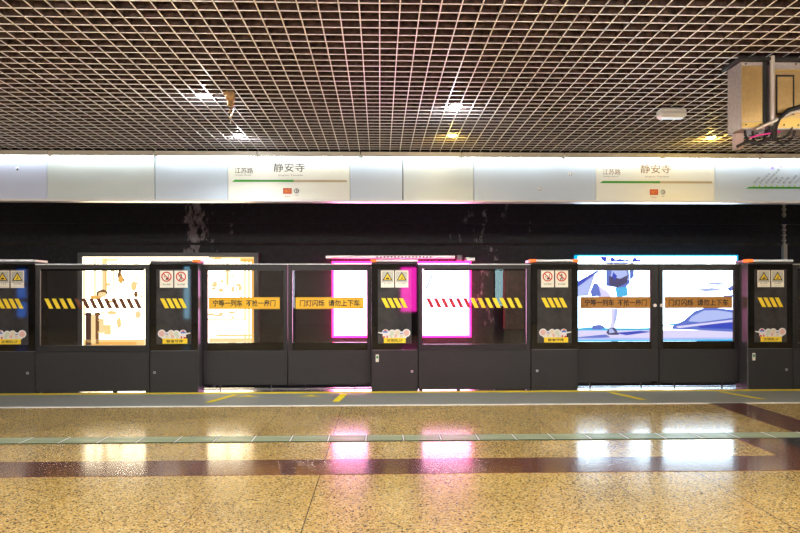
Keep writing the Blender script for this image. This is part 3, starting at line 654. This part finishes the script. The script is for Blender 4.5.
# ------------------------------------------------------------------ equipment box hanging on the right
bs = mat('steel_warm_reflection', (0.72, 0.50, 0.22), 0.28, 0.9, noise=(35, 0.07)); bside = mat('grey_brushed_side', (0.46, 0.41, 0.40), 0.38, 0.5, noise=(45, 0.15))  # gold tone puts warm reflections on plain steel into the colour
t = thing('equipment_box', (2.507, 4.65, 2.27), 'brushed metal equipment box with black cables hanging from the ceiling at right', 'equipment box')
b = MB(); b.rbox(0, 0.172, 0.0, 0.185, 0.0, 0.47, bside, 0.004); b.build('left_housing', t)
b = MB(); b.box(0.004, 0.15, -0.003, 0, 0.055, 0.44, bs); b.box(0.004, 0.15, -0.008, 0, 0.012, 0.050, mat('lip_warm_reflection', (0.75, 0.52, 0.16), 0.28, 0.8)); b.box(0.004, 0.15, -0.005, 0, 0.442, 0.462, bside)  # yellow lip colour imitates warm light on the steel trim
b.build('front_plate', t)
for sx, sz in ((0.03, 0.03), (0.13, 0.03), (0.03, 0.452), (0.30, 0.03), (0.40, 0.03), (0.385, 0.455)): b = MB(); b.cyl((sx, -0.012, sz), (sx, -0.004, sz), 0.005, M_ink, 8); b.build('screw', t)
b = MB(); b.rbox(0.152, 0.183, -0.01, 0.15, 0.03, 0.49, mat('black_bracket', (0.005, 0.005, 0.005), 0.5), 0.003); b.build('bracket', t)
b = MB(); b.tube([(0.203, -0.03, 0.02), (0.203, -0.03, 0.50)], 0.017, mat('polished_post', (0.7, 0.66, 0.62), 0.35, 0.7), 14); b.build('post', t)
b = MB(); b.rbox(0.225, 0.75, 0.0, 0.185, 0.0, 0.47, bside, 0.004); b.build('right_housing', t)
b = MB(); b.box(0.23, 0.72, -0.004, 0, 0.012, 0.085, MATS['lip_warm_reflection']); b.box(0.23, 0.72, -0.004, 0, 0.088, 0.395, bs); b.box(0.23, 0.72, -0.009, 0, 0.398, 0.415, MATS['lip_warm_reflection'])
b.build('front_plate', t)
b = MB()
for a, e, z0, z1 in ((0.243, 0.37, 0.10, 0.112), (0.243, 0.37, 0.365, 0.377), (0.243, 0.251, 0.10, 0.377), (0.362, 0.37, 0.10, 0.377)): b.box(a, e, -0.012, -0.004, z0, z1, MATS['black_bracket'])
b.box(0.251, 0.362, -0.008, -0.004, 0.112, 0.365, bs); b.build('access_door', t)
b = MB(); b.box(-0.03, 0.78, -0.04, 0.21, 0.47, 0.49, MATS['black_bracket']); b.box(0.1, 0.14, 0.05, 0.13, 0.49, 0.53, MATS['black_bracket']); b.box(0.6, 0.64, 0.05, 0.13, 0.49, 0.53, MATS['black_bracket']); b.build('hanger_plate', t)
b = MB(); b.tube([(0.09, -0.03, -0.005), (0.20, -0.05, 0.045), (0.33, -0.055, 0.105), (0.45, -0.055, 0.135)], 0.013, MATS['polished_post'], 8); b.build('stay_rod', t)
def cable(pts, r): b = MB(); b.tube(pts, r, M_ink, 8); b.build('black_cable', t)
def loop(xa, xb, zt, zb, y, r, n=14): cable([(xa+(xb-xa)*(0.5-0.5*math.cos(PI*k/n)), y+0.02*math.sin(PI*k/n), zt+(zb-zt)*math.sin(PI*k/n)) for k in range(n+1)], r)
loop(0.045, 0.21, 0.01, -0.09, 0.03, 0.009); loop(0.11, 0.205, 0.01, -0.085, 0.05, 0.008); loop(0.25, 0.40, 0.01, -0.085, 0.03, 0.009); loop(0.20, 0.36, 0.02, -0.06, 0.0, 0.008)
cable([(0.215, -0.045, 0.05), (0.205, -0.04, -0.01), (0.19, -0.02, -0.07), (0.14, 0.0, -0.095), (0.05, 0.02, -0.08), (0.0, 0.06, -0.11)], 0.011)
cable([(0.40, -0.06, 0.15), (0.30, -0.06, 0.12), (0.235, -0.055, 0.06), (0.215, -0.04, -0.02), (0.22, -0.02, -0.08)], 0.015)
b = MB(); b.tube([(0.06, 0.0, -0.06), (0.11, -0.01, -0.045), (0.17, -0.02, -0.035), (0.26, -0.03, -0.02)], 0.006, mat('pink_cable', (0.75, 0.05, 0.35), 0.4), 8); b.build('pink_cable', t, 'pink cable')
b = MB(); b.rbox(0.02, 0.075, 0.10, 0.16, -0.11, 0.0, mat('pale_block', (0.55, 0.42, 0.38), 0.5)); b.build('terminal_block', t)

# ------------------------------------------------------------------ unseen lit totems, added behind the camera for reflections in the glass
def totem(x, y, w, z0, z1, m, label):
    t = thing('reflection_totem', (x, y, 0), label, 'totem')
    b = MB(); b.rbox(-w/2-0.03, w/2+0.03, -0.05, 0.05, 0, z1+0.05, M_frame); b.build('casing', t)
    b = MB(); b.box(-w/2, w/2, 0.05, 0.056, z0, z1, m); b.build('screen', t)
totem(-4.95, -2, 0.14, 0.45, 1.78, emis('screen_cyan', (0.35, 0.75, 1.0), 4.5), 'slim pale blue lit totem added behind the camera for reflections')
sb = emis('screen_blue', (0.02, 0.22, 1.0), 3.5)
for (a, e) in ((1.38, 1.72), (0.98, 1.28), (0.50, 0.88)):
    b = MB(); b.box(-0.11, 0.11, 0.05, 0.056, a, e, sb)
    if a > 1.3:
        t = thing('reflection_totem', (-9.12, -2, 0), 'deep blue lit totem added behind the camera for reflections', 'totem')
        c_ = MB(); c_.rbox(-0.16, 0.16, -0.05, 0.05, 0, 1.8, M_frame); c_.build('casing', t)
    b.build('screen', t)
totem(3.1, -2, 0.20, 0.75, 1.72, emis('screen_pale', (0.5, 0.85, 0.9), 4.0), 'pale green lit totem added behind the camera for reflections')
totem(0.74, -2, 0.40, 0.62, 1.76, emis('screen_magenta', (1.0, 0.02, 0.50), 12), 'magenta lit totem added behind the camera for reflections')
totem(-2.38, -2, 0.26, 0.70, 1.78, emis('screen_white', (0.75, 0.85, 1.0), 4), 'white lit totem added behind the camera for reflections')

# ------------------------------------------------------------------ camera, world
cd = bpy.data.cameras.new('camera'); cd.sensor_width = 36; cd.lens = 680*36/800; cd.shift_y = 24.5/800; cd.clip_end = 100
co = bpy.data.objects.new('camera', cd); COL.objects.link(co)
th = math.atan(20/680)
co.matrix_world = Matrix.Translation((0, 0, 1.15)) @ Matrix.Rotation(-th, 4, 'Z') @ Matrix.Rotation(PI/2, 4, 'X') @ Matrix.Rotation(-0.0012, 4, 'Z')
SC.camera = co
wd = bpy.data.worlds.new('world'); SC.world = wd; wd.use_nodes = True
wd.node_tree.nodes['Background'].inputs[0].default_value = (0.5, 0.5, 0.6, 1); wd.node_tree.nodes['Background'].inputs[1].default_value = 0.05
vs = SC.view_settings; vs.view_transform = 'Standard'; vs.look = 'None'; vs.gamma = 1; vs.use_curve_mapping = False; vs.exposure = 0.9
